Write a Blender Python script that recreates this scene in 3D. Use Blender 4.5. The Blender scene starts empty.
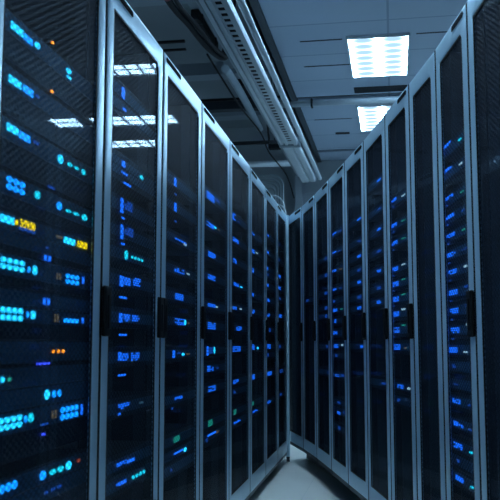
import bpy, bmesh, math, random
from mathutils import Vector, Matrix
random.seed(7)
sc = bpy.context.scene
C = sc.collection
PI = math.pi

# ---------------------------------------------------------------- camera
cam_d = bpy.data.cameras.new('camera')
cam_d.sensor_width = 36.0
cam_d.lens = 36.0 * 840.0 / 500.0
cam_d.clip_start = 0.02
cam = bpy.data.objects.new('camera', cam_d); C.objects.link(cam)
cam.location = (0.0, 0.0, 0.986)
cam.rotation_euler = (math.radians(90 + 6.385), 0.0, math.radians(9.668))
cam_d.dof.use_dof = True
cam_d.dof.focus_distance = 5.0
cam_d.dof.aperture_fstop = 9.0
sc.camera = cam

# ---------------------------------------------------------------- world, exposure
w = bpy.data.worlds.new('world'); sc.world = w; w.use_nodes = True
w.node_tree.nodes['Background'].inputs[0].default_value = (0.10, 0.22, 0.42, 1)
w.node_tree.nodes['Background'].inputs[1].default_value = 0.04
sc.view_settings.view_transform = 'Standard'
sc.view_settings.look = 'None'
sc.view_settings.gamma = 1.0
sc.view_settings.use_curve_mapping = False
sc.view_settings.exposure = 1.55
sc.cycles.max_bounces = 10
sc.cycles.transparent_max_bounces = 16
sc.cycles.sample_clamp_indirect = 4.0
PANEL_STRENGTH = 20.0
PANEL_COLOR = (0.46, 0.74, 1.0, 1)

# ---------------------------------------------------------------- materials
def mat(name, col, rough=0.5, metal=0.0, emit=None, estr=0.0, spec=0.5):
    m = bpy.data.materials.new(name); m.use_nodes = True
    b = m.node_tree.nodes['Principled BSDF']
    b.inputs['Base Color'].default_value = (*col, 1)
    b.inputs['Roughness'].default_value = rough
    b.inputs['Metallic'].default_value = metal
    b.inputs['Specular IOR Level'].default_value = spec
    if emit:
        b.inputs['Emission Color'].default_value = (*emit, 1)
        b.inputs['Emission Strength'].default_value = estr
    return m

def noisy(name, c1, c2, scale, rough=0.5, metal=0.0, stretch=(1, 1, 1), bump=0.0):
    m = mat(name, c1, rough, metal)
    nt = m.node_tree; N = nt.nodes; L = nt.links; b = N['Principled BSDF']
    tc = N.new('ShaderNodeTexCoord'); mp = N.new('ShaderNodeMapping'); mp.inputs['Scale'].default_value = stretch
    no = N.new('ShaderNodeTexNoise'); no.inputs['Scale'].default_value = scale; no.inputs['Detail'].default_value = 4
    mx = N.new('ShaderNodeMix'); mx.data_type = 'RGBA'
    mx.inputs['A'].default_value = (*c1, 1); mx.inputs['B'].default_value = (*c2, 1)
    L.new(tc.outputs['Object'], mp.inputs['Vector']); L.new(mp.outputs['Vector'], no.inputs['Vector'])
    L.new(no.outputs['Fac'], mx.inputs['Factor']); L.new(mx.outputs['Result'], b.inputs['Base Color'])
    if bump:
        bp = N.new('ShaderNodeBump'); bp.inputs['Strength'].default_value = bump; bp.inputs['Distance'].default_value = 0.002
        L.new(no.outputs['Fac'], bp.inputs['Height']); L.new(bp.outputs['Normal'], b.inputs['Normal'])
    return m

M = {}
M['frame'] = noisy('silver_frame', (0.46, 0.65, 0.78), (0.56, 0.75, 0.88), 6, 0.34, 0.55, (4, 4, 0.3))
M['shell'] = mat('cabinet_black', (0.010, 0.014, 0.022), 0.45, 0.3)
M['plinth'] = mat('plinth_black', (0.008, 0.011, 0.016), 0.6)
M['black'] = mat('handle_black', (0.002, 0.003, 0.004), 0.55, spec=0.15)
M['matte'] = mat('recess_black', (0.003, 0.004, 0.006), 0.95, 0, spec=0.05)
M['rail'] = mat('rail_steel', (0.05, 0.07, 0.09), 0.5, 0.5)
M['chassis'] = mat('server_chassis', (0.02, 0.035, 0.05), 0.5, 0.4)
M['bezel'] = noisy('server_bezel', (0.035, 0.12, 0.21), (0.045, 0.15, 0.26), 8, 0.5, 0.1)
M['tray'] = noisy('galvanised_steel', (0.42, 0.50, 0.56), (0.52, 0.60, 0.66), 9, 0.48, 0.4, (1, 0.2, 1))
M['pipe'] = noisy('pipe_grey', (0.17, 0.22, 0.26), (0.24, 0.30, 0.34), 5, 0.5, 0.3)
M['pale_pipe'] = noisy('pale_pipe', (0.42, 0.50, 0.56), (0.50, 0.58, 0.64), 5, 0.42, 0.4)
M['cable'] = mat('cable_black', (0.006, 0.008, 0.011), 0.7, spec=0.2)
M['dark_pipe'] = mat('dark_pipe', (0.012, 0.018, 0.025), 0.65, spec=0.25)
M['red'] = mat('red_sleeve', (0.20, 0.012, 0.015), 0.6)
M['slab'] = noisy('concrete_slab', (0.10, 0.13, 0.15), (0.15, 0.18, 0.21), 1.2, 0.9, 0, (1, 1, 1))
M['wall'] = noisy('wall_paint', (0.22, 0.27, 0.31), (0.28, 0.33, 0.37), 0.8, 0.85)
M['gap'] = mat('ceiling_gap', (0.01, 0.014, 0.02), 0.8)
M['beam'] = mat('beam_grey', (0.16, 0.20, 0.24), 0.7)
M['trimdark'] = mat('ceiling_edge_dark', (0.035, 0.05, 0.065), 0.6)
M['white_metal'] = mat('fixture_frame', (0.6, 0.66, 0.7), 0.4, 0.2)

def led(name, col, s):
    return mat(name, (col[0]*.1, col[1]*.1, col[2]*.1), 0.3, 0, col, s*0.72)
LED = {
 'cyan': led('led_cyan', (0.02, 0.62, 1.0), 1.5),
 'blue': led('led_blue', (0.005, 0.30, 1.0), 1.5),
 'cellblue': led('led_cell_blue', (0.01, 0.17, 1.0), 1.15),
 'dim': led('led_dim_blue', (0.01, 0.10, 0.6), 0.55),
 'purple': led('led_violet', (0.05, 0.09, 1.0), 1.3),
 'teal': led('led_teal', (0.01, 0.70, 0.85), 1.1),
 'green': led('led_green', (0.02, 0.45, 0.30), 0.6),
 'amber': led('led_amber', (1.0, 0.70, 0.40), 0.08),
 'orange': led('led_orange', (1.0, 0.24, 0.01), 2.0),
 'yellow': led('led_yellow', (1.0, 0.62, 0.0), 1.3),
 'white': led('led_white', (0.55, 0.85, 1.0), 0.5),
 'faint': led('led_faint', (0.10, 0.3, 0.45), 0.22),
 'red': led('led_red_dim', (0.8, 0.10, 0.03), 0.35),
}

# suspended ceiling: painted tiles with fine dark joints
def ceiling_mat():
    m = mat('ceiling_tile', (0.40, 0.50, 0.58), 0.75)
    nt = m.node_tree; N = nt.nodes; L = nt.links; b = N['Principled BSDF']
    tc = N.new('ShaderNodeTexCoord')
    br = N.new('ShaderNodeTexBrick')
    br.offset = 0.0; br.inputs['Scale'].default_value = 1.0
    br.inputs['Brick Width'].default_value = 1.2; br.inputs['Row Height'].default_value = 0.85
    br.inputs['Mortar Size'].default_value = 0.012; br.inputs['Mortar Smooth'].default_value = 0.3
    br.inputs['Color1'].default_value = (0.33, 0.42, 0.53, 1); br.inputs['Color2'].default_value = (0.31, 0.40, 0.51, 1)
    br.inputs['Mortar'].default_value = (0.20, 0.27, 0.36, 1)
    L.new(tc.outputs['Object'], br.inputs['Vector'])
    L.new(br.outputs['Color'], b.inputs['Base Color'])
    return m
M['tile'] = ceiling_mat()

def floor_mat():
    m = mat('floor_vinyl', (0.55, 0.60, 0.60), 0.28)
    nt = m.node_tree; N = nt.nodes; L = nt.links; b = N['Principled BSDF']
    tc = N.new('ShaderNodeTexCoord')
    br = N.new('ShaderNodeTexBrick'); br.offset = 0.0
    br.inputs['Scale'].default_value = 1.0; br.inputs['Brick Width'].default_value = 0.6; br.inputs['Row Height'].default_value = 0.6
    br.inputs['Mortar Size'].default_value = 0.003; br.inputs['Mortar Smooth'].default_value = 0.4
    br.inputs['Color1'].default_value = (0.86, 0.84, 0.78, 1); br.inputs['Color2'].default_value = (0.83, 0.81, 0.75, 1)
    br.inputs['Mortar'].default_value = (0.72, 0.72, 0.68, 1)
    L.new(tc.outputs['Object'], br.inputs['Vector']); L.new(br.outputs['Color'], b.inputs['Base Color'])
    no = N.new('ShaderNodeTexNoise'); no.inputs['Scale'].default_value = 3.0
    mr = N.new('ShaderNodeMapRange'); mr.inputs['To Min'].default_value = 0.27; mr.inputs['To Max'].default_value = 0.29
    L.new(tc.outputs['Object'], no.inputs['Vector']); L.new(no.outputs['Fac'], mr.inputs['Value']); L.new(mr.outputs['Result'], b.inputs['Roughness'])
    return m
M['floor'] = floor_mat()

# smoked door sheet: staggered perforations behind a glossy glass skin
def mesh_mat():
    m = bpy.data.materials.new('perforated_glass'); m.use_nodes = True
    nt = m.node_tree; N = nt.nodes; L = nt.links; N.clear()
    out = N.new('ShaderNodeOutputMaterial')
    tc = N.new('ShaderNodeTexCoord'); sp = N.new('ShaderNodeSeparateXYZ'); L.new(tc.outputs['Object'], sp.inputs[0])
    def wave(sock, period):
        a = N.new('ShaderNodeMath'); a.operation = 'MULTIPLY'; a.inputs[1].default_value = 2*PI/period; L.new(sock, a.inputs[0])
        c = N.new('ShaderNodeMath'); c.operation = 'COSINE'; L.new(a.outputs[0], c.inputs[0]); return c.outputs[0]
    wx = wave(sp.outputs['X'], 0.030); wz = wave(sp.outputs['Z'], 0.018)
    mu = N.new('ShaderNodeMath'); mu.operation = 'MULTIPLY'; L.new(wx, mu.inputs[0]); L.new(wz, mu.inputs[1])
    mr = N.new('ShaderNodeMapRange'); mr.inputs['From Min'].default_value = 0.0; mr.inputs['From Max'].default_value = 0.18; mr.inputs['To Min'].default_value = 0.44
    L.new(mu.outputs[0], mr.inputs['Value'])
    web = N.new('ShaderNodeBsdfPrincipled')
    web.inputs['Base Color'].default_value = (0.010, 0.023, 0.048, 1); web.inputs['Roughness'].default_value = 0.6; web.inputs['Metallic'].default_value = 0.2
    tr = N.new('ShaderNodeBsdfTransparent'); tr.inputs['Color'].default_value = (0.48, 0.60, 0.70, 1)
    m1 = N.new('ShaderNodeMixShader'); L.new(mr.outputs['Result'], m1.inputs[0]); L.new(web.outputs[0], m1.inputs[1]); L.new(tr.outputs[0], m1.inputs[2])
    # where the holes are, the lights behind keep most of their brightness; the web also lets a little through
    gl = N.new('ShaderNodeBsdfGlossy'); gl.inputs['Roughness'].default_value = 0.02; gl.inputs['Color'].default_value = (0.8, 0.9, 1, 1)
    m2 = N.new('ShaderNodeMixShader'); m2.inputs[0].default_value = 0.038; L.new(m1.outputs[0], m2.inputs[1]); L.new(gl.outputs[0], m2.inputs[2])
    L.new(m2.outputs[0], out.inputs['Surface'])
    return m
M['mesh'] = mesh_mat()

# server grille: dark vertical ribs
def grille_mat():
    m = mat('server_grille', (0.01, 0.016, 0.024), 0.5, 0.3)
    nt = m.node_tree; N = nt.nodes; L = nt.links; b = N['Principled BSDF']
    tc = N.new('ShaderNodeTexCoord'); sp = N.new('ShaderNodeSeparateXYZ'); L.new(tc.outputs['Object'], sp.inputs[0])
    a = N.new('ShaderNodeMath'); a.operation = 'MULTIPLY'; a.inputs[1].default_value = 2*PI/0.016; L.new(sp.outputs['X'], a.inputs[0])
    s = N.new('ShaderNodeMath'); s.operation = 'SINE'; L.new(a.outputs[0], s.inputs[0])
    mr = N.new('ShaderNodeMapRange'); mr.inputs['From Min'].default_value = -0.2; mr.inputs['From Max'].default_value = 0.2; L.new(s.outputs[0], mr.inputs['Value'])
    mx = N.new('ShaderNodeMix'); mx.data_type = 'RGBA'; mx.inputs['A'].default_value = (0.004, 0.008, 0.014, 1); mx.inputs['B'].default_value = (0.012, 0.030, 0.055, 1)
    L.new(mr.outputs['Result'], mx.inputs['Factor']); L.new(mx.outputs['Result'], b.inputs['Base Color'])
    return m
M['grille'] = grille_mat()

def diffuser_mat(name, nx, ny, cells=False):
    # lit louvred fixture: bright tubes with rows of dimmer parabolic cells (generated coords)
    m = bpy.data.materials.new(name); m.use_nodes = True
    nt = m.node_tree; N = nt.nodes; L = nt.links; N.clear()
    out = N.new('ShaderNodeOutputMaterial'); em = N.new('ShaderNodeEmission')
    em.inputs['Color'].default_value = PANEL_COLOR
    tc = N.new('ShaderNodeTexCoord'); sp = N.new('ShaderNodeSeparateXYZ'); L.new(tc.outputs['Generated'], sp.inputs[0])
    def cell(sock, n):
        a = N.new('ShaderNodeMath'); a.operation = 'MULTIPLY'; a.inputs[1].default_value = n; L.new(sock, a.inputs[0])
        f = N.new('ShaderNodeMath'); f.operation = 'FRACT'; L.new(a.outputs[0], f.inputs[0])
        s = N.new('ShaderNodeMath'); s.operation = 'SUBTRACT'; s.inputs[1].default_value = 0.5; L.new(f.outputs[0], s.inputs[0])
        p = N.new('ShaderNodeMath'); p.operation = 'POWER'; p.inputs[1].default_value = 2; 
        ab = N.new('ShaderNodeMath'); ab.operation = 'ABSOLUTE'; L.new(s.outputs[0], ab.inputs[0]); L.new(ab.outputs[0], p.inputs[0])
        return p.outputs[0]
    cx = cell(sp.outputs['X'], nx); cy = cell(sp.outputs['Y'], ny)
    mr = N.new('ShaderNodeMapRange')
    if not cells:      # soft dark lens shapes between the bright tubes
        k = N.new('ShaderNodeMath'); k.operation = 'MULTIPLY'; k.inputs[1].default_value = 1.5; L.new(cx, k.inputs[0])
        ad = N.new('ShaderNodeMath'); ad.operation = 'ADD'; L.new(k.outputs[0], ad.inputs[0]); L.new(cy, ad.inputs[1])
        mr.inputs['From Min'].default_value = 0.0; mr.inputs['From Max'].default_value = 0.40
        L.new(ad.outputs[0], mr.inputs['Value'])
        pw = N.new('ShaderNodeMath'); pw.operation = 'POWER'; pw.inputs[1].default_value = 4.0; L.new(mr.outputs['Result'], pw.inputs[0])
        fin = N.new('ShaderNodeMapRange'); fin.inputs['To Min'].default_value = 0.018; L.new(pw.outputs[0], fin.inputs['Value'])
    else:              # bright cells parted by thin dark blades
        ad = N.new('ShaderNodeMath'); ad.operation = 'MAXIMUM'; L.new(cx, ad.inputs[0]); L.new(cy, ad.inputs[1])
        mr.inputs['From Min'].default_value = 0.20; mr.inputs['From Max'].default_value = 0.10
        L.new(ad.outputs[0], mr.inputs['Value'])
        fin = N.new('ShaderNodeMapRange'); fin.inputs['To Min'].default_value = 0.01; L.new(mr.outputs['Result'], fin.inputs['Value'])
    mr = fin
    mm = N.new('ShaderNodeMath'); mm.operation = 'MULTIPLY'; mm.inputs[1].default_value = PANEL_STRENGTH; L.new(mr.outputs['Result'], mm.inputs[0])
    L.new(mm.outputs[0], em.inputs['Strength'])
    L.new(em.outputs[0], out.inputs['Surface'])
    return m
M['lamp_long'] = diffuser_mat('lit_louvre_long', 2, 7)
M['lamp_cross'] = diffuser_mat('lit_louvre_cross', 5, 2, True)

# ---------------------------------------------------------------- helpers
def bx(bm, x0, x1, y0, y1, z0, z1, bevel=0.0, seg=2):
    vs = [bm.verts.new((x, y, z)) for x in (x0, x1) for y in (y0, y1) for z in (z0, z1)]
    fs = [(0, 1, 3, 2), (4, 6, 7, 5), (0, 4, 5, 1), (2, 3, 7, 6), (0, 2, 6, 4), (1, 5, 7, 3)]
    faces = [bm.faces.new([vs[i] for i in f]) for f in fs]
    if bevel > 0:
        es = list({e for f in faces for e in f.edges})
        bmesh.ops.bevel(bm, geom=es, offset=bevel, segments=seg, affect='EDGES', profile=0.5)

def disc(bm, x, z, rx, rz, y0, y1, n=14):
    a = [bm.verts.new((x + rx*math.cos(2*PI*i/n), y0, z + rz*math.sin(2*PI*i/n))) for i in range(n)]
    b = [bm.verts.new((v.co.x, y1, v.co.z)) for v in a]
    bm.faces.new(a); bm.faces.new(list(reversed(b)))
    for i in range(n): bm.faces.new((a[i], b[i], b[(i+1) % n], a[(i+1) % n]))

def tube(bm, pts, r, n=12, cap=True):
    pts = [Vector(p) for p in pts]; rings = []
    prev = None
    for i, p in enumerate(pts):
        t = (pts[min(i+1, len(pts)-1)] - pts[max(i-1, 0)]).normalized()
        if prev is None:
            a = Vector((0, 0, 1)) if abs(t.z) < 0.9 else Vector((1, 0, 0))
            u = t.cross(a).normalized()
        else:
            u = (prev - t*prev.dot(t)).normalized()
        v = t.cross(u); prev = u
        rr = r[i] if isinstance(r, (list, tuple)) else r
        rings.append([bm.verts.new(p + (u*math.cos(2*PI*k/n) + v*math.sin(2*PI*k/n))*rr) for k in range(n)])
    for a, b in zip(rings, rings[1:]):
        for k in range(n):
            f = bm.faces.new((a[k], a[(k+1) % n], b[(k+1) % n], b[k])); f.smooth = True
    if cap:
        bm.faces.new(list(reversed(rings[0]))); bm.faces.new(rings[-1])

def smooth_path(pts, sub=6):
    P = [Vector(p) for p in pts]; out = []
    for i in range(len(P)-1):
        p0 = P[max(i-1, 0)]; p1 = P[i]; p2 = P[i+1]; p3 = P[min(i+2, len(P)-1)]
        for k in range(sub):
            t = k/sub
            out.append(0.5*((2*p1) + (p2-p0)*t + (2*p0-5*p1+4*p2-p3)*t*t + (3*p1-p0-3*p2+p3)*t**3))
    out.append(P[-1]); return out

def obj(name, bm, m, parent=None, fix=True):
    if fix: bmesh.ops.recalc_face_normals(bm, faces=bm.faces[:])
    me = bpy.data.meshes.new(name); bm.to_mesh(me); bm.free()
    me.materials.append(m)
    o = bpy.data.objects.new(name, me); C.objects.link(o)
    if parent: o.parent = parent
    return o

def thing(name, label, cat, loc=(0, 0, 0), rotz=0.0, group=None):
    o = bpy.data.objects.new(name, None); C.objects.link(o)
    o.location = loc; o.rotation_euler = (0, 0, rotz); o.empty_display_size = 0.1
    o['label'] = label; o['category'] = cat
    if group: o['group'] = group
    return o

def tag(o, label, cat, group=None):
    o['label'] = label; o['category'] = cat
    if group: o['group'] = group
    return o

def struct(name, bm, m):
    o = obj(name, bm, m); o['kind'] = 'structure'; return o

def box_struct(name, m, *b, bevel=0.0):
    bm = bmesh.new(); bx(bm, *b, bevel=bevel); return struct(name, bm, m)

# ---------------------------------------------------------------- room shell
X0, X1, Y0, Y1, ZS = -4.2, 3.6, -3.0, 13.6, 4.6
box_struct('floor', M['floor'], X0, X1, Y0, Y1, -0.1, 0.0)
box_struct('ceiling', M['slab'], X0, X1, Y0, Y1, ZS, ZS+0.15)
box_struct('wall_left', M['wall'], X0-0.1, X0, Y0, Y1, -0.1, ZS+0.15)
box_struct('wall_right', M['wall'], X1, X1+0.1, Y0, Y1, -0.1, ZS+0.15)
box_struct('wall_back', M['wall'], X0-0.1, X1+0.1, Y1, Y1+0.1, -0.1, ZS+0.15)
box_struct('wall_front', M['wall'], X0-0.1, X1+0.1, Y0-0.1, Y0, -0.1, ZS+0.15)
ZC = 3.99; XE = -1.12
# suspended ceiling fields with dark gaps between them
box_struct('ceiling_tiles', M['tile'], XE, X1, Y0, 9.98, ZC, ZC+0.03)
box_struct('ceiling_tiles', M['tile'], XE, X1, 10.12, 12.85, ZC, ZC+0.03)
box_struct('ceiling_tiles', M['tile'], XE, X1, 13.0, Y1, ZC, ZC+0.03)
box_struct('trim_1', M['gap'], XE, X1, 9.9, 10.2, ZC+0.031, ZC+0.06)
box_struct('trim_2', M['gap'], XE, X1, 12.77, 13.08, ZC+0.031, ZC+0.06)
box_struct('trim_3', M['trimdark'], XE-0.07, XE, Y0, Y1, ZC-0.03, ZC+0.12, bevel=0.006)
box_struct('trim_4', M['trimdark'], XE-0.24, XE-0.18, Y0, Y1, ZC+0.12, ZC+0.24)

# lights of each rack server: (kind, position along the face, height, width, height of light) in metres
UNITS = {
 'L0': [
  [('bar',0.178,1.712,0.066,0.008),('bar2',0.241,1.71,0.05,0.008),('dot',0.294,1.715,0.036,0.013),('orange',0.387,1.756,0.026,0.006),('cyan',0.504,1.719,0.04,0.012),('cyanbar',0.507,1.702,0.036,0.004)],
  [('bar',0.176,1.585,0.066,0.008),('bar2',0.249,1.586,0.059,0.009),('dimblue',0.303,1.589,0.024,0.003),('orange',0.392,1.628,0.033,0.007)],
  [('bar',0.171,1.473,0.06,0.008),('bar2',0.238,1.471,0.061,0.009),('dimblue',0.305,1.473,0.036,0.003),('cyan',0.461,1.467,0.041,0.02),('teal',0.529,1.467,0.037,0.008),('teal',0.58,1.468,0.042,0.005),('teal',0.634,1.468,0.032,0.012)],
  [('grid23',0.198,1.347,0.101,0.034),('teal',0.32,1.347,0.036,0.015),('dimblue',0.406,1.381,0.052,0.003),('cyanblue',0.462,1.343,0.041,0.021),('teal',0.527,1.34,0.043,0.006),('teal',0.583,1.341,0.053,0.005),('tealdot',0.65,1.341,0.048,0.015)],
  [('bar',0.159,1.263,0.071,0.008),('yellowbar',0.206,1.263,0.011,0.01),('text1',0.266,1.265,0.082,0.013),('ambertiny',0.468,1.262,0.041,0.003),('bar',0.54,1.26,0.08,0.008),('text2',0.633,1.261,0.075,0.012),('blueline',0.266,1.253,0.085,0.003)],
  [('bluedash',0.39,1.225,0.025,0.003),('pair',0.393,1.199,0.051,0.014)],
  [('grid24',0.195,1.165,0.133,0.029),('cyanblue',0.283,1.161,0.017,0.015),('cyan',0.318,1.163,0.03,0.02),('amberpair',0.47,1.16,0.037,0.016),('grid23',0.569,1.159,0.104,0.029),('bluenarrow',0.651,1.163,0.02,0.024)],
  [('pair',0.394,1.091,0.051,0.017)],
  [('grid24',0.198,1.053,0.122,0.033),('cyanblue',0.283,1.055,0.014,0.016),('cyan',0.315,1.055,0.032,0.018),('amberpair',0.463,1.052,0.037,0.02),('barblue',0.567,1.048,0.107,0.01),('bluenarrow',0.654,1.051,0.02,0.019)],
  [('orange',0.447,0.967,0.02,0.007),('orange',0.481,0.967,0.02,0.008),('orange',0.514,0.967,0.025,0.008)],
  [('purple',0.383,0.938,0.081,0.006),('cyan',0.16,0.908,0.02,0.012),('greendot',0.195,0.907,0.021,0.01)],
  [('cyan',0.414,0.861,0.035,0.021),('cyanblue',0.458,0.86,0.027,0.019),('cyanblue',0.495,0.86,0.027,0.018)],
  [('grid24',0.207,0.811,0.129,0.031),('cyanblue',0.289,0.812,0.02,0.016),('tealcyan',0.319,0.813,0.035,0.019),('amberpair',0.463,0.809,0.043,0.02),('grid24',0.571,0.806,0.132,0.037),('bluenarrow',0.662,0.806,0.02,0.035),('purpledot',0.397,0.766,0.019,0.007),('bluetext',0.402,0.79,0.05,0.006)],
  [('triple',0.206,0.671,0.097,0.019),('cyanblue',0.401,0.667,0.044,0.022),('teal',0.464,0.666,0.046,0.01),('teal',0.516,0.666,0.045,0.011),('cyan',0.571,0.667,0.044,0.019),('dimred',0.645,0.67,0.031,0.01)],
  [('dimblue',0.425,0.622,0.025,0.004),('dimblue',0.47,0.623,0.027,0.003),('dimblue',0.51,0.623,0.028,0.004)],
 ],
 'L1': [
  [('blip',0.233,1.803,0.037,0.038)],
  [('blip',0.25,1.753,0.043,0.008)],
  [('blip',0.249,1.57,0.043,0.02)],
  [('dash',0.261,1.541,0.065,0.004),('teal',0.458,1.567,0.049,0.011),('dash',0.291,1.51,0.077,0.007)],
  [('blip',0.24,1.431,0.032,0.051),('dim',0.312,1.44,0.089,0.033),('dash',0.253,1.392,0.032,0.004)],
  [('blip',0.245,1.346,0.032,0.049),('dim',0.322,1.356,0.1,0.03),('dash',0.258,1.308,0.032,0.004)],
  [('teal',0.295,1.276,0.038,0.023),('tealrow',0.42,1.276,0.155,0.005)],
  [('blip',0.249,1.187,0.042,0.036),('cluster',0.311,1.19,0.072,0.026),('cluster',0.42,1.196,0.089,0.029),('dash',0.268,1.135,0.075,0.007)],
  [('blip',0.247,1.069,0.037,0.031),('cluster',0.312,1.071,0.071,0.025),('cluster',0.414,1.072,0.088,0.022),('dash',0.272,1.015,0.08,0.006)],
  [('blip',0.244,0.947,0.036,0.028),('cluster',0.302,0.944,0.07,0.025),('cluster',0.415,0.944,0.1,0.029),('dash',0.268,0.887,0.079,0.006)],
  [('cluster',0.296,0.788,0.123,0.019),('dash',0.251,0.766,0.021,0.005),('faint',0.498,0.785,0.049,0.008)],
  [('cluster',0.282,0.609,0.105,0.012),('dash',0.384,0.605,0.079,0.01)],
  [('cluster',0.283,0.548,0.11,0.012),('tealrow',0.476,0.546,0.168,0.008)],
 ],
 'L2': [
  [('blip',0.279,1.644,0.042,0.035),('dim',0.286,1.594,0.034,0.008)],
  [('blip',0.284,1.541,0.042,0.036),('dim',0.29,1.483,0.034,0.009)],
  [('cluster',0.383,1.412,0.212,0.012),('white',0.462,1.408,0.055,0.008)],
  [('cluster',0.365,1.287,0.183,0.02),('white',0.523,1.287,0.057,0.005)],
  [('cluster',0.368,1.179,0.148,0.027)],
  [('cluster',0.377,1.077,0.174,0.028),('cyan',0.474,1.077,0.037,0.02),('amber',0.539,1.076,0.038,0.008)],
  [('blip',0.283,0.946,0.041,0.031),('dim',0.363,0.949,0.069,0.008),('cyan',0.442,0.943,0.054,0.01),('amber',0.53,0.943,0.066,0.008)],
  [('cluster',0.371,0.768,0.138,0.012),('dim',0.263,0.733,0.032,0.01)],
  [('green',0.343,0.606,0.101,0.024)],
  [('dash',0.376,0.551,0.146,0.007),('cyan',0.494,0.546,0.055,0.016)],
  [('dim',0.265,0.495,0.032,0.012)],
 ],
 'L3': [
  [('cluster',0.304,1.707,0.196,0.036),('dim',0.482,1.72,0.107,0.013)],
  [('cluster',0.295,1.566,0.171,0.023),('cyan',0.419,1.571,0.078,0.008),('amber',0.511,1.571,0.054,0.006)],
  [('cluster',0.342,1.422,0.186,0.029)],
  [('cluster',0.339,1.311,0.198,0.024)],
  [('cluster',0.342,1.174,0.197,0.018),('white',0.467,1.172,0.052,0.009)],
  [('cluster',0.345,1.074,0.197,0.036)],
  [('blip',0.249,0.953,0.047,0.047),('dim',0.327,0.955,0.085,0.033),('cyan',0.414,0.956,0.038,0.029)],
  [('cluster',0.319,0.868,0.157,0.03),('dim',0.5,0.865,0.053,0.009)],
  [('cluster',0.358,0.77,0.184,0.027)],
  [('green',0.324,0.608,0.108,0.031)],
  [('dash',0.358,0.553,0.195,0.009),('amber',0.494,0.548,0.078,0.014)],
  [('dim',0.238,0.535,0.046,0.02)],
 ],
 'L4': [
  [('cluster',0.235,1.71,0.115,0.04),('dim',0.397,1.701,0.07,0.007)],
  [('cluster',0.297,1.579,0.202,0.024)],
  [('cluster',0.271,1.458,0.116,0.027)],
  [('cluster',0.316,1.326,0.169,0.021),('cyan',0.49,1.323,0.109,0.007)],
  [('cluster',0.266,1.189,0.132,0.019),('white',0.472,1.192,0.072,0.01)],
  [('cluster',0.413,1.076,0.192,0.027)],
  [('cluster',0.338,0.958,0.27,0.033)],
  [('cluster',0.313,0.774,0.183,0.023)],
  [('dim',0.271,0.718,0.065,0.02)],
  [('green',0.281,0.606,0.082,0.029)],
  [('cluster',0.359,0.547,0.236,0.013)],
 ],
 'L5': [
  [('cluster',0.23,1.704,0.173,0.017)],
  [('cluster',0.229,1.589,0.173,0.026),('white',0.407,1.595,0.092,0.008)],
  [('cluster',0.197,1.462,0.149,0.03)],
  [('cluster',0.196,1.303,0.149,0.026)],
  [('cluster',0.228,1.195,0.171,0.028)],
  [('cluster',0.238,0.967,0.15,0.038),('cyan',0.448,0.959,0.092,0.013)],
  [('cluster',0.237,0.775,0.149,0.034)],
  [('green',0.226,0.608,0.085,0.028)],
  [('cluster',0.325,0.553,0.241,0.013)],
 ],
 'L6': [
  [('cluster',0.242,1.785,0.165,0.015)],
  [('cluster',0.24,1.659,0.165,0.018)],
  [('cluster',0.224,1.539,0.136,0.021)],
  [('dim',0.251,1.494,0.137,0.015)],
  [('cluster',0.249,1.416,0.137,0.023)],
  [('cluster',0.289,1.308,0.166,0.024)],
  [('cluster',0.274,1.197,0.193,0.025)],
  [('dim',0.341,1.089,0.168,0.028)],
  [('cluster',0.298,0.968,0.249,0.036)],
  [('dim',0.254,0.906,0.109,0.028)],
  [('cluster',0.336,0.77,0.279,0.03)],
  [('cluster',0.304,0.566,0.22,0.019)],
 ],
 'L7': [
  [('dim',0.265,1.805,0.136,0.014)],
  [('dim',0.261,1.673,0.136,0.016)],
  [('cluster',0.308,1.541,0.172,0.024)],
  [('cluster',0.305,1.442,0.171,0.025)],
  [('dim',0.319,1.357,0.138,0.02)],
  [('cluster',0.35,1.215,0.208,0.028)],
  [('dim',0.306,0.966,0.136,0.024)],
  [('dim',0.404,0.765,0.209,0.028)],
  [('dim',0.361,0.577,0.137,0.019)],
 ],
 'R1': [
  [('dim',0.136,1.327,0.132,0.018)],
 ],
 'R2': [
  [('dim',0.357,1.584,0.118,0.019)],
  [('dim',0.351,1.466,0.118,0.021)],
  [('dim',0.344,1.34,0.118,0.023)],
  [('dim',0.338,1.236,0.118,0.024)],
  [('dim',0.335,1.18,0.078,0.026)],
  [('dim',0.362,0.969,0.077,0.021)],
  [('dim',0.39,0.792,0.076,0.019)],
 ],
 'R3': [
  [('cluster',0.07,1.716,0.185,0.012),('dim',0.286,1.707,0.103,0.008)],
  [('cluster',0.072,1.591,0.166,0.009),('dim',0.261,1.581,0.069,0.008)],
  [('cluster',0.074,1.468,0.147,0.017),('amber',0.304,1.46,0.101,0.008)],
  [('cluster',0.066,1.345,0.147,0.013),('dim',0.28,1.341,0.068,0.009)],
  [('dim',0.043,1.267,0.111,0.016)],
  [('cluster',0.094,1.208,0.145,0.022),('green',0.322,1.206,0.1,0.01)],
  [('cluster',0.091,1.136,0.073,0.025)],
  [('cluster',0.085,1.058,0.145,0.025)],
  [('cluster',0.116,0.973,0.143,0.026),('white',0.324,0.98,0.066,0.012)],
  [('dim',0.113,0.911,0.072,0.019)],
  [('cluster',0.14,0.783,0.142,0.016),('dim',0.328,0.79,0.099,0.016)],
  [('dim',0.182,0.614,0.104,0.014)],
  [('cluster',0.177,0.548,0.104,0.02),('dim',0.363,0.565,0.065,0.015)],
  [('dim',0.189,0.454,0.069,0.021)],
 ],
 'R4': [
  [('cluster',0.318,1.697,0.106,0.011)],
  [('dim',0.309,1.571,0.106,0.013)],
  [('cluster',0.303,1.485,0.106,0.015)],
  [('dim',0.298,1.406,0.106,0.016)],
  [('cluster',0.293,1.337,0.106,0.017)],
  [('dim',0.287,1.252,0.106,0.018)],
  [('cluster',0.283,1.19,0.106,0.019)],
  [('cluster',0.334,0.972,0.078,0.017)],
 ],
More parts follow.
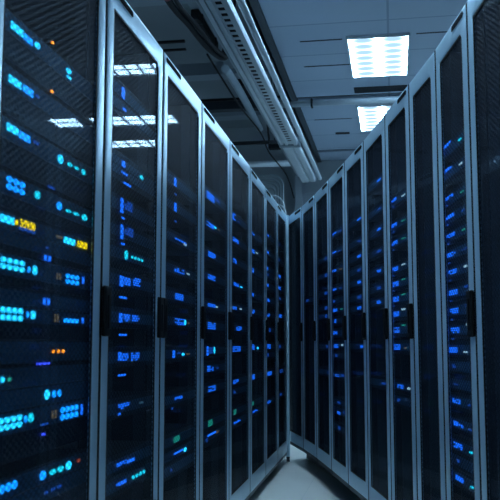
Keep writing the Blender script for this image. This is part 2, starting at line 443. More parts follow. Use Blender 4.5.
 'R5': [
  [('cluster',0.298,1.822,0.096,0.009)],
  [('dim',0.286,1.674,0.096,0.01)],
  [('cluster',0.278,1.571,0.096,0.012)],
  [('dim',0.269,1.459,0.097,0.013)],
  [('cluster',0.26,1.357,0.097,0.015)],
  [('dim',0.253,1.27,0.097,0.016)],
  [('cluster',0.248,1.199,0.097,0.017)],
  [('dim',0.332,0.791,0.115,0.011)],
 ],
 'R6': [
  [('cluster',0.076,1.663,0.114,0.016),('dim',0.074,1.63,0.031,0.006),('white',0.269,1.652,0.075,0.005)],
  [('cluster',0.079,1.543,0.113,0.018),('dim',0.064,1.512,0.031,0.007),('green',0.26,1.539,0.075,0.005)],
  [('cluster',0.081,1.458,0.113,0.019),('dim',0.057,1.427,0.031,0.007),('green',0.253,1.459,0.075,0.005)],
  [('cluster',0.084,1.335,0.112,0.021),('dim',0.047,1.305,0.031,0.008),('white',0.243,1.342,0.075,0.006)],
  [('cluster',0.086,1.264,0.112,0.023),('dim',0.041,1.235,0.031,0.008),('green',0.237,1.275,0.075,0.007)],
  [('cluster',0.087,1.194,0.111,0.024),('dim',0.035,1.164,0.031,0.008),('green',0.232,1.208,0.075,0.008)],
  [('cluster',0.089,1.125,0.111,0.025),('dim',0.03,1.094,0.031,0.009),('white',0.226,1.141,0.075,0.009)],
  [('cluster',0.091,1.05,0.111,0.026),('dim',0.03,1.019,0.031,0.009),('green',0.22,1.07,0.075,0.01)],
  [('cluster',0.094,0.972,0.12,0.027),('amber',0.249,0.968,0.037,0.009)],
  [('cluster',0.138,0.794,0.117,0.019),('white',0.297,0.793,0.054,0.011)],
  [('dim',0.104,0.731,0.059,0.016)],
 ],
 'R8': [
  [('cluster',0.067,1.713,0.126,0.011),('dim',0.031,1.689,0.03,0.004),('tealb',0.251,1.69,0.046,0.005)],
  [('cluster',0.073,1.622,0.125,0.011),('dim',0.038,1.597,0.03,0.004),('white',0.256,1.604,0.045,0.005)],
  [('cluster',0.081,1.517,0.124,0.011),('dim',0.046,1.491,0.03,0.005),('green',0.262,1.505,0.045,0.005)],
  [('cluster',0.086,1.446,0.123,0.013),('dim',0.051,1.419,0.03,0.005),('dim',0.266,1.439,0.045,0.006)],
  [('cluster',0.091,1.376,0.122,0.014),('dim',0.056,1.349,0.029,0.005),('green',0.27,1.373,0.045,0.007)],
  [('cluster',0.096,1.307,0.122,0.016),('dim',0.061,1.278,0.029,0.006),('dim',0.274,1.307,0.044,0.007)],
  [('cluster',0.101,1.243,0.121,0.017),('dim',0.066,1.214,0.029,0.006),('white',0.278,1.247,0.044,0.008)],
  [('cluster',0.106,1.169,0.12,0.019),('dim',0.071,1.14,0.029,0.006),('dim',0.282,1.178,0.044,0.008)],
  [('cluster',0.111,1.103,0.12,0.02),('dim',0.076,1.073,0.029,0.007),('dim',0.286,1.116,0.044,0.009)],
  [('cluster',0.116,1.034,0.119,0.022),('dim',0.082,1.004,0.029,0.007),('white',0.29,1.051,0.043,0.009)],
  [('cluster',0.086,0.965,0.114,0.021),('white',0.248,0.959,0.051,0.006)],
  [('dim',0.088,0.908,0.043,0.014)],
  [('dim',0.109,0.846,0.07,0.005)],
  [('cluster',0.109,0.787,0.111,0.017),('dim',0.267,0.784,0.05,0.005)],
  [('cluster',0.127,0.708,0.137,0.017),('dim',0.276,0.704,0.037,0.004)],
  [('cluster',0.113,0.633,0.124,0.02),('tealb',0.281,0.631,0.037,0.007)],
  [('dim',0.108,0.581,0.041,0.011)],
  [('cluster',0.121,0.522,0.109,0.018),('tealb',0.287,0.52,0.049,0.005)],
 ],
}

# ---------------------------------------------------------------- racks
lx = lambda Y: -0.838 - 0.0135*(Y - 2.338)
LY = [1.585, 2.338, 3.004, 3.70, 4.43, 5.145, 5.84, 6.52, 7.17]
LP = [(lx(y), y) for y in LY]
RP = [(-.93, 7.37), (-.720, 6.738), (-.565, 6.20), (-.418, 5.64), (-.280, 5.098), (-.146, 4.582), (-.024, 4.054), (.083, 3.588), (.175, 3.174), (.255, 2.732), (.345, 2.20)]
HT = 2.10; STILE = 0.058; RAIL = 0.075

def ring_loft(bm, outer, rows):
    # rows: (inset 0..1 , y) from outer polygon to inner polygon, 8 matching corners
    rings = []
    oc, ic = outer
    for t, y in rows:
        rings.append([bm.verts.new((a[0]*(1-t)+b[0]*t, y, a[1]*(1-t)+b[1]*t)) for a, b in zip(oc, ic)])
    n = len(oc)
    R = rings + [rings[0]]
    for a, b in zip(R, R[1:]):
        for k in range(n):
            bm.faces.new((a[k], a[(k+1) % n], b[(k+1) % n], b[k]))

def door_frame(W, zb, bottom):
    g = 0.011; a, b = g, W-g; c0, c1 = zb, HT; s = STILE; ch = 0.022
    outer = [(a, c0), (a+0.001, c0), (b-0.001, c0), (b, c0), (b, c1), (b-0.001, c1), (a+0.001, c1), (a, c1)]
    outer = [(a, c0+.001), (a+.001, c0), (b-.001, c0), (b, c0+.001), (b, c1-.001), (b-.001, c1), (a+.001, c1), (a, c1-.001)]
    i0, i1, j0, j1 = a+s, b-s, c0+bottom, c1-RAIL
    inner = [(i0, j0+.004), (i0+.004, j0), (i1-.004, j0), (i1, j0+.004), (i1, j1-ch), (i1-ch, j1), (i0+ch*.3, j1), (i0, j1-ch*.3)]
    bm = bmesh.new()
    rows = [(0, .016), (0, .001), (.03, -.0008), (.10, -.0018), (.30, -.0026), (.5, -.0028), (.70, -.0026), (.90, -.0018), (.97, -.0008), (1, .001), (1, .008)]
    ring_loft(bm, (outer, inner), rows)
    return bm, (i0, i1, j0, j1)

def make_rack(W, zb, bottom, near_left, label, group, p, ang, far_handle=False, handle=True, slot=True):
    r = thing('server_rack', label, 'server cabinet', (p[0], p[1], 0), ang, group)
    e = 0.004; D = 0.86; t = 0.012
    bm = bmesh.new()
    zt = HT-0.004; y0 = 0.020
    bx(bm, e, e+t, y0, D, zb, zt); bx(bm, W-e-t, W-e, y0, D, zb, zt)
    bx(bm, e+t, W-e-t, y0, D, zt-t, zt); bx(bm, e+t, W-e-t, y0, D, zb, zb+t)
    bx(bm, e+t, W-e-t, D-t, D, zb+t, zt-t)
    obj('cabinet_shell', bm, M['shell'], r)
    bm = bmesh.new(); rec = 0.08 if zb < 0.1 else 0.17
    bx(bm, e+.002, W-e-.002, rec, D-0.03, 0.0, zb-0.001)
    obj('plinth', bm, M['plinth'], r)
    bm = bmesh.new(); bx(bm, 0.008, W-0.008, 0.004, 0.02, zb-0.028, zb-0.004, bevel=.002)
    obj('kick_strip', bm, M['rail'], r)
    for x in (e+t+.001, W-e-t-.013):
        bm = bmesh.new(); bx(bm, x, x+.012, .05, .09, zb+t+.002, zt-t-.002); obj('mounting_rail', bm, M['rail'], r)
    for x in (.001, W-.0095):
        bm = bmesh.new(); bx(bm, x, x+.0085, .000, .0195, zb, HT-.001); obj('gap_shade_strip', bm, M['matte'], r)  # black strips added so the gap between neighbouring doors looks dark
    bm, (i0, i1, j0, j1) = door_frame(W, zb, bottom)
    door = obj('door', bm, M['frame'], r); door['label'] = 'silver metal door frame'
    bm = bmesh.new()
    v = [bm.verts.new(c) for c in ((i0-.006, .004, j0-.006), (i1+.006, .004, j0-.006), (i1+.006, .004, j1+.006), (i0-.006, .004, j1+.006))]
    bm.faces.new(v)
    o = obj('perforated_panel', bm, M['mesh'], door, fix=False); o['label'] = 'dark perforated glossy door panel'
    # thin dark gasket where the panel meets the frame
    bm = bmesh.new()
    for q in ((i0, i0+.007, j0, j1), (i1-.007, i1, j0, j1), (i0+.007, i1-.007, j1-.007, j1), (i0+.007, i1-.007, j0, j0+.007)):
        bx(bm, q[0], q[1], -.0002, .0035, q[2], q[3])
    obj('gasket', bm, M['black'], door)
    hs = []
    if handle: hs.append(near_left)
    if far_handle: hs.append(not near_left)
    for left in hs:
        bm = bmesh.new()
        hx = 0.028 if left else W-0.028
        bx(bm, hx-.026, hx+.026, -.015, -.001, 1.008, 1.156, bevel=.005)
        h = obj('handle', bm, M['black'], door); h['label'] = 'black swing handle'
        # raised grip lever on the handle body
        bm = bmesh.new(); bx(bm, hx-.010, hx+.010, -.019, -.0145, 1.03, 1.13, bevel=.002)
        obj('lever', bm, M['black'], door)
    if slot:
        # recess slot with rim on the top rail, near the hinge end
        L = W*0.34; cx = (0.03 + L/2) if near_left else (W-0.03-L/2)
        cz = HT-0.024
        for nm, rr, y, m in (('slot_rim', .0145, -.0045, M['frame']), ('recess_slot', .0105, -.0055, M['matte'])):
            bm = bmesh.new(); n = 10; pts = []
            for k in range(n+1):
                a = -PI/2 + PI*k/n; pts.append((cx+L/2-rr+rr*math.cos(a), cz+rr*math.sin(a)))
            for k in range(n+1):
                a = PI/2 + PI*k/n; pts.append((cx-L/2+rr+rr*math.cos(a), cz+rr*math.sin(a)))
            f0 = [bm.verts.new((x, y, z)) for x, z in pts]; f1 = [bm.verts.new((x, -.0022, z)) for x, z in pts]
            bm.faces.new(f0); bm.faces.new(list(reversed(f1)))
            for k in range(len(pts)): bm.faces.new((f0[k], f1[k], f1[(k+1) % len(pts)], f0[(k+1) % len(pts)]))
            obj(nm, bm, m, door)
    return r

FACE_Y = 0.019
def text_mesh(s, size):
    cu = bpy.data.curves.new('digits', 'FONT'); cu.body = s; cu.size = size; cu.extrude = 0.0006; cu.offset = 0.0
    cu.align_x = 'CENTER'; cu.align_y = 'CENTER'
    t = bpy.data.objects.new('digits_tmp', cu); C.objects.link(t)
    bpy.context.view_layer.update()
    me = bpy.data.meshes.new_from_object(t.evaluated_get(bpy.context.evaluated_depsgraph_get()))
    bpy.data.objects.remove(t); bpy.data.curves.remove(cu)
    return me

def grid(bm, u, z, w, h, nx, nz, fx=.62, fz=.6, rnd=False, keep=1.0):
    cw, chh = w/nx, h/nz
    for i in range(nx):
        for j in range(nz):
            if random.random() > keep: continue
            x = u-w/2+cw*(i+.5); zz = z-h/2+chh*(j+.5)
            if rnd: disc(bm, x, zz, cw*fx/2, chh*fz/2, .0168, FACE_Y)
            else: bx(bm, x-cw*fx/2, x+cw*fx/2, .0168, FACE_Y, zz-chh*fz/2, zz+chh*fz/2)

def light(kind, u, z, w, h, parent, k=1.0):
    bm = bmesh.new(); name = 'indicator_light'; m = None; h = max(h, .006)
    if kind == 'bar': grid(bm, u, z, w*1.0, h*2.0, 2, 1, .92, 1); m = LED['cyan']; name = 'light_bar'
    elif kind == 'bar2': grid(bm, u, z, w, h*1.8, 2, 1, .9, 1); m = LED['blue']; name = 'light_bar'
    elif kind == 'barblue': grid(bm, u, z, w, h, 3, 1, .92, 1); m = LED['blue']; name = 'light_bar'
    elif kind in ('dot', 'cyan', 'tealdot', 'tealcyan'):
        disc(bm, u, z, w/2*.85, h/2*1.15, .0168, FACE_Y); m = LED['teal'] if 'teal' in kind else LED['cyan']
        if kind == 'dot': m = LED['cyan']
    elif kind == 'cyanblue': disc(bm, u, z, w/2*.8, h/2, .0168, FACE_Y); m = LED['blue']
    elif kind == 'cyanbar': bx(bm, u-w/2*.8, u+w/2*.8, .0168, FACE_Y, z-h/2, z+h/2); m = LED['cyan']
    elif kind == 'teal': disc(bm, u, z, w/2*.85, h/2*1.3, .0168, FACE_Y); m = LED['teal']
    elif kind == 'tealrow': grid(bm, u, z, w, h*1.6, 4, 1, .6, 1, True); m = LED['teal']; name = 'light_row'
    elif kind == 'tealb': disc(bm, u, z, w/2, h/2, .0168, FACE_Y); m = LED['teal']
    elif kind == 'greendot': disc(bm, u, z, w/2*.9, h/2*.9, .0168, FACE_Y); m = LED['green']
    elif kind == 'orange': disc(bm, u, z, min(w/2*.6, .009), h/2*1.15, .0165, FACE_Y); m = LED['orange']
    elif kind == 'dimred': disc(bm, u, z, w/2*.7, h/2, .0168, FACE_Y); m = LED['red']
    elif kind == 'dimblue': bx(bm, u-w/2*.8, u+w/2*.8, .0168, FACE_Y, z-h/2, z+h/2); m = LED['dim']
    elif kind in ('purple', 'purpledot'): bx(bm, u-w/2, u+w/2, .0168, FACE_Y, z-h/2*.8, z+h/2*.8); m = LED['purple']
    elif kind in ('bluedash', 'bluenarrow'): bx(bm, u-w/2*.6, u+w/2*.6, .0168, FACE_Y, z-h/2*.8, z+h/2*.8); m = LED['dim'] if kind == 'bluedash' else LED['cellblue']
    elif kind == 'pair': grid(bm, u, z, w, h, 2, 1, .5, 1); m = LED['cellblue']; name = 'port_light'
    elif kind == 'amberpair': grid(bm, u, z, w, h, 2, 1, .42, 1); m = LED['amber']; name = 'port_light'
    elif kind == 'grid23': grid(bm, u, z, w, h, 3, 2, .84, .8, True); m = LED['blue']; name = 'port_lights'
    elif kind == 'grid24': grid(bm, u, z, w, h, 4, 2, .86, .84, True); m = LED['cyan'] if u < .3 else LED['blue']; name = 'port_lights'
    elif kind == 'triple': grid(bm, u, z, w, h, 3, 1, .8, 1, True); m = LED['blue']; name = 'port_lights'
    elif kind == 'yellowbar': bx(bm, u-w/2, u+w/2, .0168, FACE_Y, z-h/2, z+h/2); m = LED['yellow']
    elif kind == 'ambertiny': grid(bm, u, z, w, h*1.2, 3, 1, .7, 1); m = LED['amber']; name = 'indicator_light'
    elif kind == 'blueline': bx(bm, u-w/2, u+w/2, .0155, FACE_Y, z-h/2, z+h/2); m = LED['dim']; name = 'display_underline'
    elif kind == 'bluetext': grid(bm, u, z, w, h, 5, 1, .6, .7); m = LED['dim']; name = 'small_marking'
    elif kind == 'cluster': grid(bm, u, z, w, h, 4, 4 if h > .022 else 3, .70, .55, False, .88); m = LED['cellblue']; name = 'status_light_grid'
    elif kind == 'dim': grid(bm, u, z, w, h, 3, 3 if h > .02 else 2, .8, .66, False, .9); m = LED['dim']; name = 'status_light_grid'
    elif kind == 'green': grid(bm, u, z, w, h, 3, 4 if h > .02 else 1, .8, .5); m = LED['green']; name = 'status_light_grid' if w > .05 else 'indicator_light'
    elif kind == 'blip': grid(bm, u, z, w, h, 1, 3, .8, .8); m = LED['cellblue']; name = 'light_column'
    elif kind == 'dash': bx(bm, u-w/2, u+w/2, .0168, FACE_Y, z-h/2, z+h/2); m = LED['cellblue']; name = 'light_dash'
    elif kind == 'faint': grid(bm, u, z, w, h, 3, 1, .7, .8); m = LED['faint']; name = 'small_marking'
    elif kind in ('white', 'amber'): grid(bm, u, z, w, h, 2, 1, .8, .9); m = LED[kind]
    elif kind in ('text1', 'text2'):
        bm.free()
        me = text_mesh('5:99.90' if kind == 'text1' else '6:00.00', .024)
        o = bpy.data.objects.new('digit_display', me); C.objects.link(o); o.parent = parent
        me.materials.clear(); me.materials.append(LED['yellow'])
        xs = [v.co.x for v in me.vertices]; zs = [v.co.y for v in me.vertices]
        o.rotation_euler = (PI/2, 0, 0); o.scale = (w/(max(xs)-min(xs)), .019/(max(zs)-min(zs)), 1)
        o.location = (u-(max(xs)+min(xs))/2*o.scale[0], .016, z-(max(zs)+min(zs))/2*o.scale[1])
        o['label'] = 'glowing yellow digits'
        return o
    o = obj(name, bm, m, parent)
    return o

KINDTXT = {'cluster': 'blue light grid', 'dim': 'dim blue lights', 'blip': 'blue light column', 'dash': 'blue light dash', 'green': 'green light grid', 'teal': 'teal lights'}
L0TXT = ['server with cyan bars and one orange lamp, topmost in the nearest left cabinet',
 'server with cyan bars and orange lamp, second from top of the nearest left cabinet',
 'server with cyan bars left and teal dots right, third in the nearest left cabinet',
 'switch with six blue dots, green lamp and teal dashes, nearest left cabinet',
 'server with two yellow number displays beside cyan bars, nearest left cabinet',
 'thin unit with a short blue lamp pair just under the yellow displays',
 'switch with blue dot grids at both ends, below the yellow displays, nearest left cabinet',
 'thin unit with blue lamp pair between the two upper eight-dot switches',
 'switch with eight cyan dots left and one blue dash right, nearest left cabinet',
 'dark unit with three small orange lamps in a row, nearest left cabinet',
 'dark unit with violet-blue dash and green dot, nearest left cabinet',
 'dark unit with three tall cyan lamps side by side, nearest left cabinet',
 'switch with eight-dot grids left and right, lowest of its kind, nearest left cabinet',
 'server with big cyan oval and teal dashes, low in the nearest left cabinet',
 'lowest unit with tiny dim dots in the nearest left cabinet']
ORD = ['', 'first', 'second', 'third', 'fourth', 'fifth', 'sixth', 'seventh', 'eighth', 'ninth', 'tenth', 'eleventh', 'twelfth', 'thirteenth', 'fourteenth', 'fifteenth', 'sixteenth', 'seventeenth', 'eighteenth', 'nineteenth', 'twentieth']

def make_servers(key, rk, W, p, ang, rowtxt):
    units = UNITS.get(key, [])
    zs = []
    for un in units:
        a = sorted(v[2] for v in un); zs.append(a[len(a)//2])
    order = sorted(range(len(units)), key=lambda i: -zs[i])
    Z = [zs[i] for i in order]
    for n, i in enumerate(order):
        up = (Z[n-1]-Z[n])/2 if n else .05
        dn = (Z[n]-Z[n+1])/2 if n < len(Z)-1 else .05
        if key == 'L0' : up = min(up, .028); dn = min(dn*2-.028 if n < len(Z)-1 and dn > .03 else dn, .088)
        top = min(up, .034 if key != 'L0' else .03)-.0015; bot = min(dn, .034 if key != 'L0' else .088)-.0015
        if key == 'L0':
            label = L0TXT[n] if n < len(L0TXT) else 'dark server in the nearest left cabinet'
            group = 'servers in the nearest left cabinet'
        else:
            label = 'dark server with %s, %s down in the %s' % (KINDTXT.get(units[i][0][0], 'blue lights'), ORD[n+1], rowtxt)
            group = 'servers in the ' + rowtxt
        z0 = Z[n]-bot; hh = top+bot
        s = thing('rack_server', label, 'server', (p[0], p[1], 0), ang, group)
        ms = .018
        bm = bmesh.new(); bx(bm, ms+.013, W-ms-.013, .026, .62, z0+.002, z0+hh-.002); obj('chassis', bm, M['chassis'], s)
        # front panel (grille) with mounting ears, and a lighter bezel strip carrying the lights
        bm = bmesh.new(); bx(bm, ms, W-ms, .0215, .0262, z0, z0+hh); obj('front_grille', bm, M['grille'], s)
        if key == 'L0':
            bh = min(.024, top, bot); 
            bm = bmesh.new(); bx(bm, ms, W-ms, FACE_Y, .0214, Z[n]-bh, Z[n]+bh, bevel=.0008, seg=1); obj('bezel', bm, M['bezel'], s)
            for ex in (ms+.012, W-ms-.012):
                bm = bmesh.new(); disc(bm, ex, Z[n]+bh*.45, .005, .005, .017, FACE_Y, 8); disc(bm, ex, Z[n]-bh*.45, .005, .005, .017, FACE_Y, 8); obj('ear_screws', bm, M['rail'], s)
        else:
            bh = min(.017, top, bot)
            bm = bmesh.new(); bx(bm, ms, W-ms, FACE_Y, .0214, Z[n]-bh, Z[n]+bh); obj('bezel', bm, M['bezel'], s)
        for (k, u, z, w, h) in units[i]:
            light(k, u, z, w, h, s)

LN = ['nearest', 'second', 'third', 'fourth', 'fifth', 'sixth', 'seventh', 'eighth']
for i in range(8):
    a, b = LP[i], LP[i+1]; W = math.dist(a, b); ang = math.atan2(b[1]-a[1], b[0]-a[0])
    ctx = 'leftmost, with large cyan lights inside' if i == 0 else ('last one at the far corner' if i == 7 else LN[i] + ' from the camera')
    make_rack(W, 0.085, 0.10, True, 'tall silver-framed server cabinet in the left row, ' + ctx, 'server cabinets of the left row', a, ang,
              far_handle=i in (1, 3))
    make_servers('L%d' % i, None, W, a, ang, LN[i] + ' left cabinet')
for i in range(10):
    a, b = RP[i], RP[i+1]; W = math.dist(a, b); ang = math.atan2(b[1]-a[1], b[0]-a[0])
    k = 10 - i
    ctx = 'nearest, dark, at the photo edge' if i == 9 else ('farthest, at the corner' if i == 0 else ORD[k] + ' from the camera')
    make_rack(W, 0.165, 0.085, False, 'tall silver-framed server cabinet in the right row, ' + ctx, 'server cabinets of the right row', a, ang,
              far_handle=i == 0, handle=i != 7, slot=i not in (7, 5))
    make_servers('R%d' % i, None, W, a, ang, ORD[k] + ' right cabinet')

# post closing the corner where the two rows meet
t = thing('corner_post', 'slim silver upright post in the corner where the two cabinet rows meet', 'post', (-.899, 7.192, 0))
bm = bmesh.new(); bx(bm, -.016, .016, -.014, .014, .042, HT, bevel=.004); obj('post_body', bm, M['frame'], t)
bm = bmesh.new(); bx(bm, -.014, .014, -.012, .012, 0, .041); obj('foot', bm, M['plinth'], t)

# ---------------------------------------------------------------- ceiling lights
def ceiling_light(cx, cy, sx, sy, m, label, group='louvred ceiling lights'):
    t = thing('ceiling_light', label, 'ceiling light', (cx, cy, ZC), 0, group)
    bm = bmesh.new(); f = .018
    for q in ((-sx/2, -sx/2+f, -sy/2, sy/2), (sx/2-f, sx/2, -sy/2, sy/2), (-sx/2+f, sx/2-f, -sy/2, -sy/2+f), (-sx/2+f, sx/2-f, sy/2-f, sy/2)):
        bx(bm, q[0], q[1], q[2], q[3], -.03, -.001)
    obj('lamp_frame', bm, M['white_metal'], t)
    bm = bmesh.new(); bx(bm, -sx/2+f, sx/2-f, -sy/2+f, sy/2-f, -.018, -.006)
    d = obj('lamp_diffuser', bm, m, t); d['label'] = 'bright white louvred diffuser'
    return t
ceiling_light(-0.10, 8.63, .62, 1.24, M['lamp_long'], 'square-looking bright ceiling light, the nearer and larger one above the right cabinets')
ceiling_light(-0.10, 11.05, .62, 1.24, M['lamp_long'], 'farther bright ceiling light beyond the pipe, partly hidden by the right cabinets')
for y, d in ((6.25, 'placed unseen to brighten the far aisle floor'), (4.9, 'added unseen to brighten the middle aisle floor'), (3.55, 'placed unseen to brighten the front aisle floor'), (1.34, 'above the viewer'), (-1.1, 'behind the viewer')):
    ceiling_light(-0.62 if y > 3 else -0.3, y, .62, 1.24, M['lamp_long'], 'bright ceiling light ' + d + ', above the frame')  # aisle ones are unseen, spaced closer to brighten the floor
for y, d in ((5.6, 'far'), (3.2, 'middle'), (0.8, 'near')):
    ceiling_light(-2.4, y, .62, 1.24, M['lamp_long'], 'unseen fill light added over the left bay, %s one, above the frame' % d)  # added fill lamps for the right row and floor, no visible source
ceiling_light(0.90, 8.62, .80, .40, M['lamp_cross'], 'ceiling light seen as the topmost reflection in the second left door')
ceiling_light(1.48, 10.66, 1.20, .50, M['lamp_cross'], 'ceiling light seen as the middle reflection in the second left door')
ceiling_light(2.42, 10.66, .40, .50, M['lamp_cross'], 'ceiling light reflected in the nearest left door')
ceiling_light(1.86, 11.95, .90, .50, M['lamp_cross'], 'ceiling light seen as the lowest reflection in the second left door')

# ceiling air slots and vent
for k, (x, y, sx, sy, lab) in enumerate([(-0.67, 11.83, .20, .10, 'small dark rectangular air outlet in the pale ceiling tiles'),
        (-0.10, 9.80, .62, .22, 'wide dark air grille just behind the nearer ceiling light')]):
    t = thing('air_vent', lab, 'vent', (x, y, ZC), 0)
    bm = bmesh.new(); bx(bm, -sx/2, sx/2, -sy/2, sy/2, -.006, -.001); obj('vent_opening', bm, M['gap'], t)
    if k:
        for q in range(6):
            bm = bmesh.new(); yy = -sy/2+.02+q*(sy-.04)/5; bx(bm, -sx/2, sx/2, yy-.004, yy+.004, -.012, -.0065); obj('vent_slat', bm, M['trimdark'], t)
for (x, y, L, lab) in [(-0.66, 8.08, .42, 'thin dark slot in the ceiling left of the nearer light, nearest the frame top'),
                       (-0.66, 8.85, .50, 'thin dark slot in the ceiling beside the nearer light, farther one'),
                       (0.42, 8.05, .30, 'thin dark slot in the ceiling right of the nearer light'),
                       (-0.75, 11.05, .50, 'thin dark slot in the ceiling just beyond the crossing pipe')]:
    bm = bmesh.new(); bx(bm, x-L/2, x+L/2, y-.012, y+.012, ZC-.004, ZC-.001)
    tag(obj('ceiling_slot', bm, M['gap']), lab, 'ceiling slot', 'thin slots in the ceiling')

# ---------------------------------------------------------------- overhead services
# long cable tray with a ladder of slots, running along the aisle
t = thing('cable_tray', 'long grey metal cable tray with a row of dark slots under the ceiling', 'cable tray', (-1.08, 0, 3.2))
YA, YB, YC = 1.0, 9.15, 11.35
bm = bmesh.new(); bx(bm, -.13, -.095, YA, YB, .0, .07, bevel=.004); obj('side_rail', bm, M['tray'], t)
bm = bmesh.new(); bx(bm, -.075, -.045, YA, YB, -.01, .05, bevel=.004); obj('side_rail', bm, M['tray'], t)
bm = bmesh.new(); bx(bm, .02, .06, YA, YB, -.015, .05, bevel=.004); obj('side_rail', bm, M['tray'], t)
bm = bmesh.new(); bx(bm, -.0945, -.0755, YA, YB, .015, .02)
obj('web_plate', bm, M['tray'], t)
# slotted bed: pale plate, rungs, dark openings showing the void of the closed back
bm = bmesh.new()
xs = (-.0445, -.034, .012, .0195); ys = []; y = YA
while y < YB-.1: ys += [y, y+.045]; y += .10
ys.append(YB-.001)
vv = [[bm.verts.new((x, y, .002)) for x in xs] for y in ys]
for a in range(len(ys)-1):
    for c in range(3):
        if c == 1 and a % 2 == 1 and a < len(ys)-2: continue      # a slot
        bm.faces.new((vv[a][c], vv[a][c+1], vv[a+1][c+1], vv[a+1][c]))
o = obj('slotted_plate', bm, M['tray'], t)
md = o.modifiers.new('thickness', 'SOLIDIFY'); md.thickness = .004; md.offset = 1
bm = bmesh.new(); bx(bm, -.0445, .0195, YA, YB, .03, .034); obj('back_plate', bm, M['gap'], t)
bm = bmesh.new(); bx(bm, -.145, .09, YB-.02, YB+.05, -.025, .08, bevel=.006); obj('coupling', bm, M['pipe'], t)
# smooth closed section after the coupling
bm = bmesh.new(); bx(bm, -.13, -.02, YB+.051, YC, -.01, .08, bevel=.02, seg=3); obj('duct_cover', bm, M['tray'], t)
bm = bmesh.new(); bx(bm, -.015, .06, YB+.051, YC, -.005, .07, bevel=.015, seg=3); obj('duct_cover', bm, M['tray'], t)
for k in range(5):
    yy = 2.0+k*2.1
    for x in (-.112,):
        bm = bmesh.new(); tube(bm, [(x, yy, .081 if k > 3 else .071), (x, yy, ZS-3.2-.001)], .006, 8); obj('hanger_rod', bm, M['dark_pipe'], t)
bm = bmesh.new(); tube(bm, [(-.955, 1.0, 3.235), (-.955, 11.3, 3.235)], .026, 14)
tag(obj('conduit', bm, M['tray']), 'bright round conduit along the right side of the slotted cable tray', 'conduit', 'conduits beside the tray')
bm = bmesh.new(); tube(bm, [(-1.245, 1.0, 3.26), (-1.245, 11.2, 3.26)], .016, 12)
tag(obj('conduit', bm, M['pipe']), 'thin round conduit along the left side of the slotted cable tray', 'conduit', 'conduits beside the tray')

# pipe crossing below the suspended ceiling
t = thing('cross_pipe', 'pale horizontal pipe crossing under the ceiling behind the nearer light', 'pipe', (0, 9.62, 3.80))
bm = bmesh.new(); tube(bm, [(-1.3, 0, 0), (3.4, 0, 0)], .036, 16); obj('pipe_body', bm, M['pale_pipe'], t)
for x in (-.9, .9, 2.4):
    bm = bmesh.new(); bx(bm, x-.012, x+.012, -.05, .05, -.05, .05, bevel=.008); obj('pipe_clamp', bm, M['dark_pipe'], t)
    if x > 0:
        bm = bmesh.new(); tube(bm, [(x, 0, .05), (x, 0, .188)], .005, 8); obj('hanger_rod', bm, M['dark_pipe'], t)
bm = bmesh.new(); bx(bm, -3.9, -1.31, 9.55, 9.69, 3.76, 3.86, bevel=.008)
tag(obj('ceiling_beam', bm, M['dark_pipe']), 'dark horizontal beam left of the cable tray, in line with the pale pipe', 'beam', 'dark beams under the slab')

for (a, b, y0_, y1_, lab) in ((-2.05, -1.96, 8.3, 9.3, 'long black channel under the slab right beside the curved cable bundle'),
                              (-1.99, -1.84, 10.65, 11.5, 'wide black box added for the dark opening between tray and slab')):  # second box stands in for the dark void beside the tray
    t = thing('ceiling_channel', lab, 'channel', ((a+b)/2, (y0_+y1_)/2, 4.44), 0, 'black channels under the slab'); hw = (b-a)/2; hl = (y1_-y0_)/2
    bm = bmesh.new(); bx(bm, -hw, hw, -hl, hl, -.05, .058, bevel=.012); obj('channel_body', bm, M['cable'], t)
    for q in (-hl*.7, hl*.7):
        bm = bmesh.new(); bx(bm, -hw-.012, hw+.012, q-.015, q+.015, -.056, .0585, bevel=.004); obj('channel_strap', bm, M['dark_pipe'], t)
# slab beams and ledges at left
for (x0, x1, y, z, h, lab) in [(-3.9, -1.4, 11.0, 4.3, .05, 'thin dark horizontal rail under the slab, far left'),
                               (-2.75, -2.25, 8.85, 4.35, .04, 'short thin dark rail under the slab above the third left cabinet'),
                               (-2.9, -2.3, 9.1, 4.35, .03, 'short dark rail just behind the similar rail above the third left cabinet')]:
    bm = bmesh.new(); bx(bm, x0, x1, y-.02, y+.02, z, z+h*.6)
    tag(obj('ceiling_rail', bm, M['cable']), lab, 'rail', 'thin rails under the slab')
for y, lab in ((5.3, 'front'), (7.9, 'middle'), (10.4, 'rear'), (12.4, 'farthest')):
    box_struct('trim_5', M['beam'], X0, XE-.26, y-.12, y+.12, ZS-.16, ZS-.001)
box_struct('trim_6', M['beam'], -2.05, -1.95, Y0, Y1, ZS-.10, ZS-.001)

# thick cable bundle, its grey duct continuation and thin cable
pts = smooth_path([(-1.58, 5.2, 3.78), (-1.72, 6.2, 3.72), (-1.67, 6.75, 3.69), (-1.62, 7.2, 3.66), (-1.56, 7.55, 3.68), (-1.54, 7.72, 3.8), (-1.54, 7.8, 4.2), (-1.54, 7.8, 4.42)])
t = thing('cable_bundle', 'thick black cable bundle curving down under the slab, top left of the tray', 'cable', (0, 0, 0))
for dx, dz, r in ((0, 0, .026), (.05, .01, .018), (-.035, .025, .014)):
    bm = bmesh.new(); tube(bm, [p+Vector((dx, 0, dz)) for p in pts], r, 10); obj('cable', bm, M['cable'], t)
bm = bmesh.new(); tube(bm, pts[3:7], .036, 12); o = obj('sleeve', bm, M['red'], t); o['label'] = 'dark red sleeve'
pts = smooth_path([(-1.60, 7.92, 3.70), (-1.59, 8.4, 3.70), (-1.60, 9.2, 3.70), (-1.63, 10.3, 3.70)])
bm = bmesh.new(); tube(bm, pts, .042, 14)
tag(obj('round_duct', bm, M['pipe']), 'grey round pipe running on behind the black cable bundle', 'pipe')
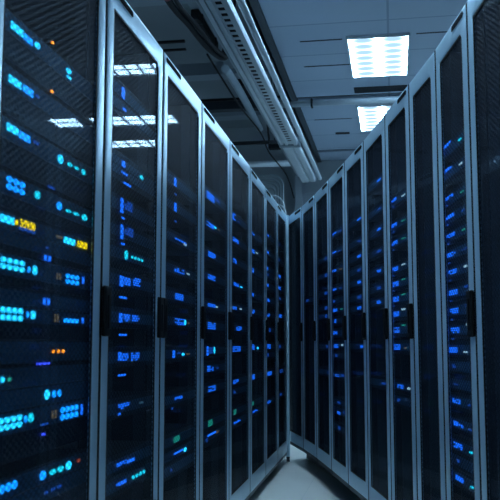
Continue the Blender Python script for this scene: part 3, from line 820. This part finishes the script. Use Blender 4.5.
pts = smooth_path([(-1.71, 7.6, 3.74), (-1.67, 9.0, 3.66), (-1.60, 10.2, 3.62), (-1.64, 11.2, 3.6), (-1.54, 12.3, 3.5), (-1.53, 13.15, 3.3)])
bm = bmesh.new(); tube(bm, pts, .010, 8)
tag(obj('hanging_cable', bm, M['cable']), 'thin black cable trailing along the grey pipe to the back wall', 'cable')
bm = bmesh.new(); tube(bm, [(-1.50, 9.9, 3.95), (-1.51, 10.30, 3.57), (-1.53, 10.42, 3.55), (-2.07, 10.46, 3.55), (-3.5, 10.46, 3.55)], .014, 8)
tag(obj('bent_conduit', bm, M['cable']), 'thin black conduit bent at a right angle above the fourth left cabinet', 'conduit')
bm = bmesh.new(); tube(bm, [(-3.8, 10.9, 3.67), (-1.45, 10.9, 3.67)], .026, 10)
tag(obj('straight_conduit', bm, M['dark_pipe']), 'dark straight horizontal conduit below the bent thin one', 'conduit')
t = thing('junction_box', 'small black box hanging beside the tray above the sixth left cabinet', 'box', (-1.58, 11.3, 3.72))
bm = bmesh.new(); bx(bm, -.08, .08, -.06, .06, -.05, .05, bevel=.006); obj('box_body', bm, M['cable'], t)
bm = bmesh.new(); tube(bm, [(0, 0, .05), (0, 0, ZS-3.72-.001)], .006, 8); obj('hanger_rod', bm, M['dark_pipe'], t)

# pale horizontal pipe and the stack of bent pipes at the back
bm = bmesh.new(); tube(bm, [(-4.1, 12.2, 3.66), (-1.30, 12.2, 3.66)], .045, 14)
tag(obj('rear_pipe', bm, M['tray']), 'pale horizontal pipe near the back wall above the bent pipe stack', 'pipe')
for k in range(4):
    z = 3.55-k*.055; r = .07+.035*(3-k)
    xe = -1.62
    pts = [(-4.1, 12.5, z), (xe-r, 12.5, z)] + [(xe-r+r*math.sin(a), 12.5, z-r+r*math.cos(a)) for a in [PI/2*q/6 for q in range(1, 7)]] + [(xe, 12.5+.0, 2.2)]
    pts = [(p[0]+.05*k*-1+.0, p[1]+.06*k, p[2]) for p in pts]
    bm = bmesh.new(); tube(bm, pts, .016, 10)
    tag(obj('bent_pipe', bm, M['pipe']), 'grey pipe bending down at the back wall, %s of the stack of four' % ('topmost', 'second', 'third', 'lowest')[k], 'pipe', 'bent pipes at the back wall')
for k, (x, z, r) in enumerate(((-1.72, 2.98, .17), (-1.64, 2.86, .13))):
    bm = bmesh.new(); tube(bm, [(x+r, 12.05-.15*k, 0)] + [(x+r*math.cos(a), 12.05-.15*k, z+r*math.sin(a)) for a in [PI*q/14 for q in range(15)]] + [(x-r, 12.05-.15*k, 0)], .014, 8)

    tag(obj('hose_loop', bm, M['tray']), 'small pale hose loop over the far left cabinets, %s one' % ('upper', 'lower')[k], 'hose', 'hose loops at the back')
box_struct('wall_column', M['beam'], -1.52, -1.40, 13.2, 13.6, 0, ZS-.001)
box_struct('wall_recess', M['beam'], -1.40, 2.0, 13.35, 13.59, 0, 3.4)
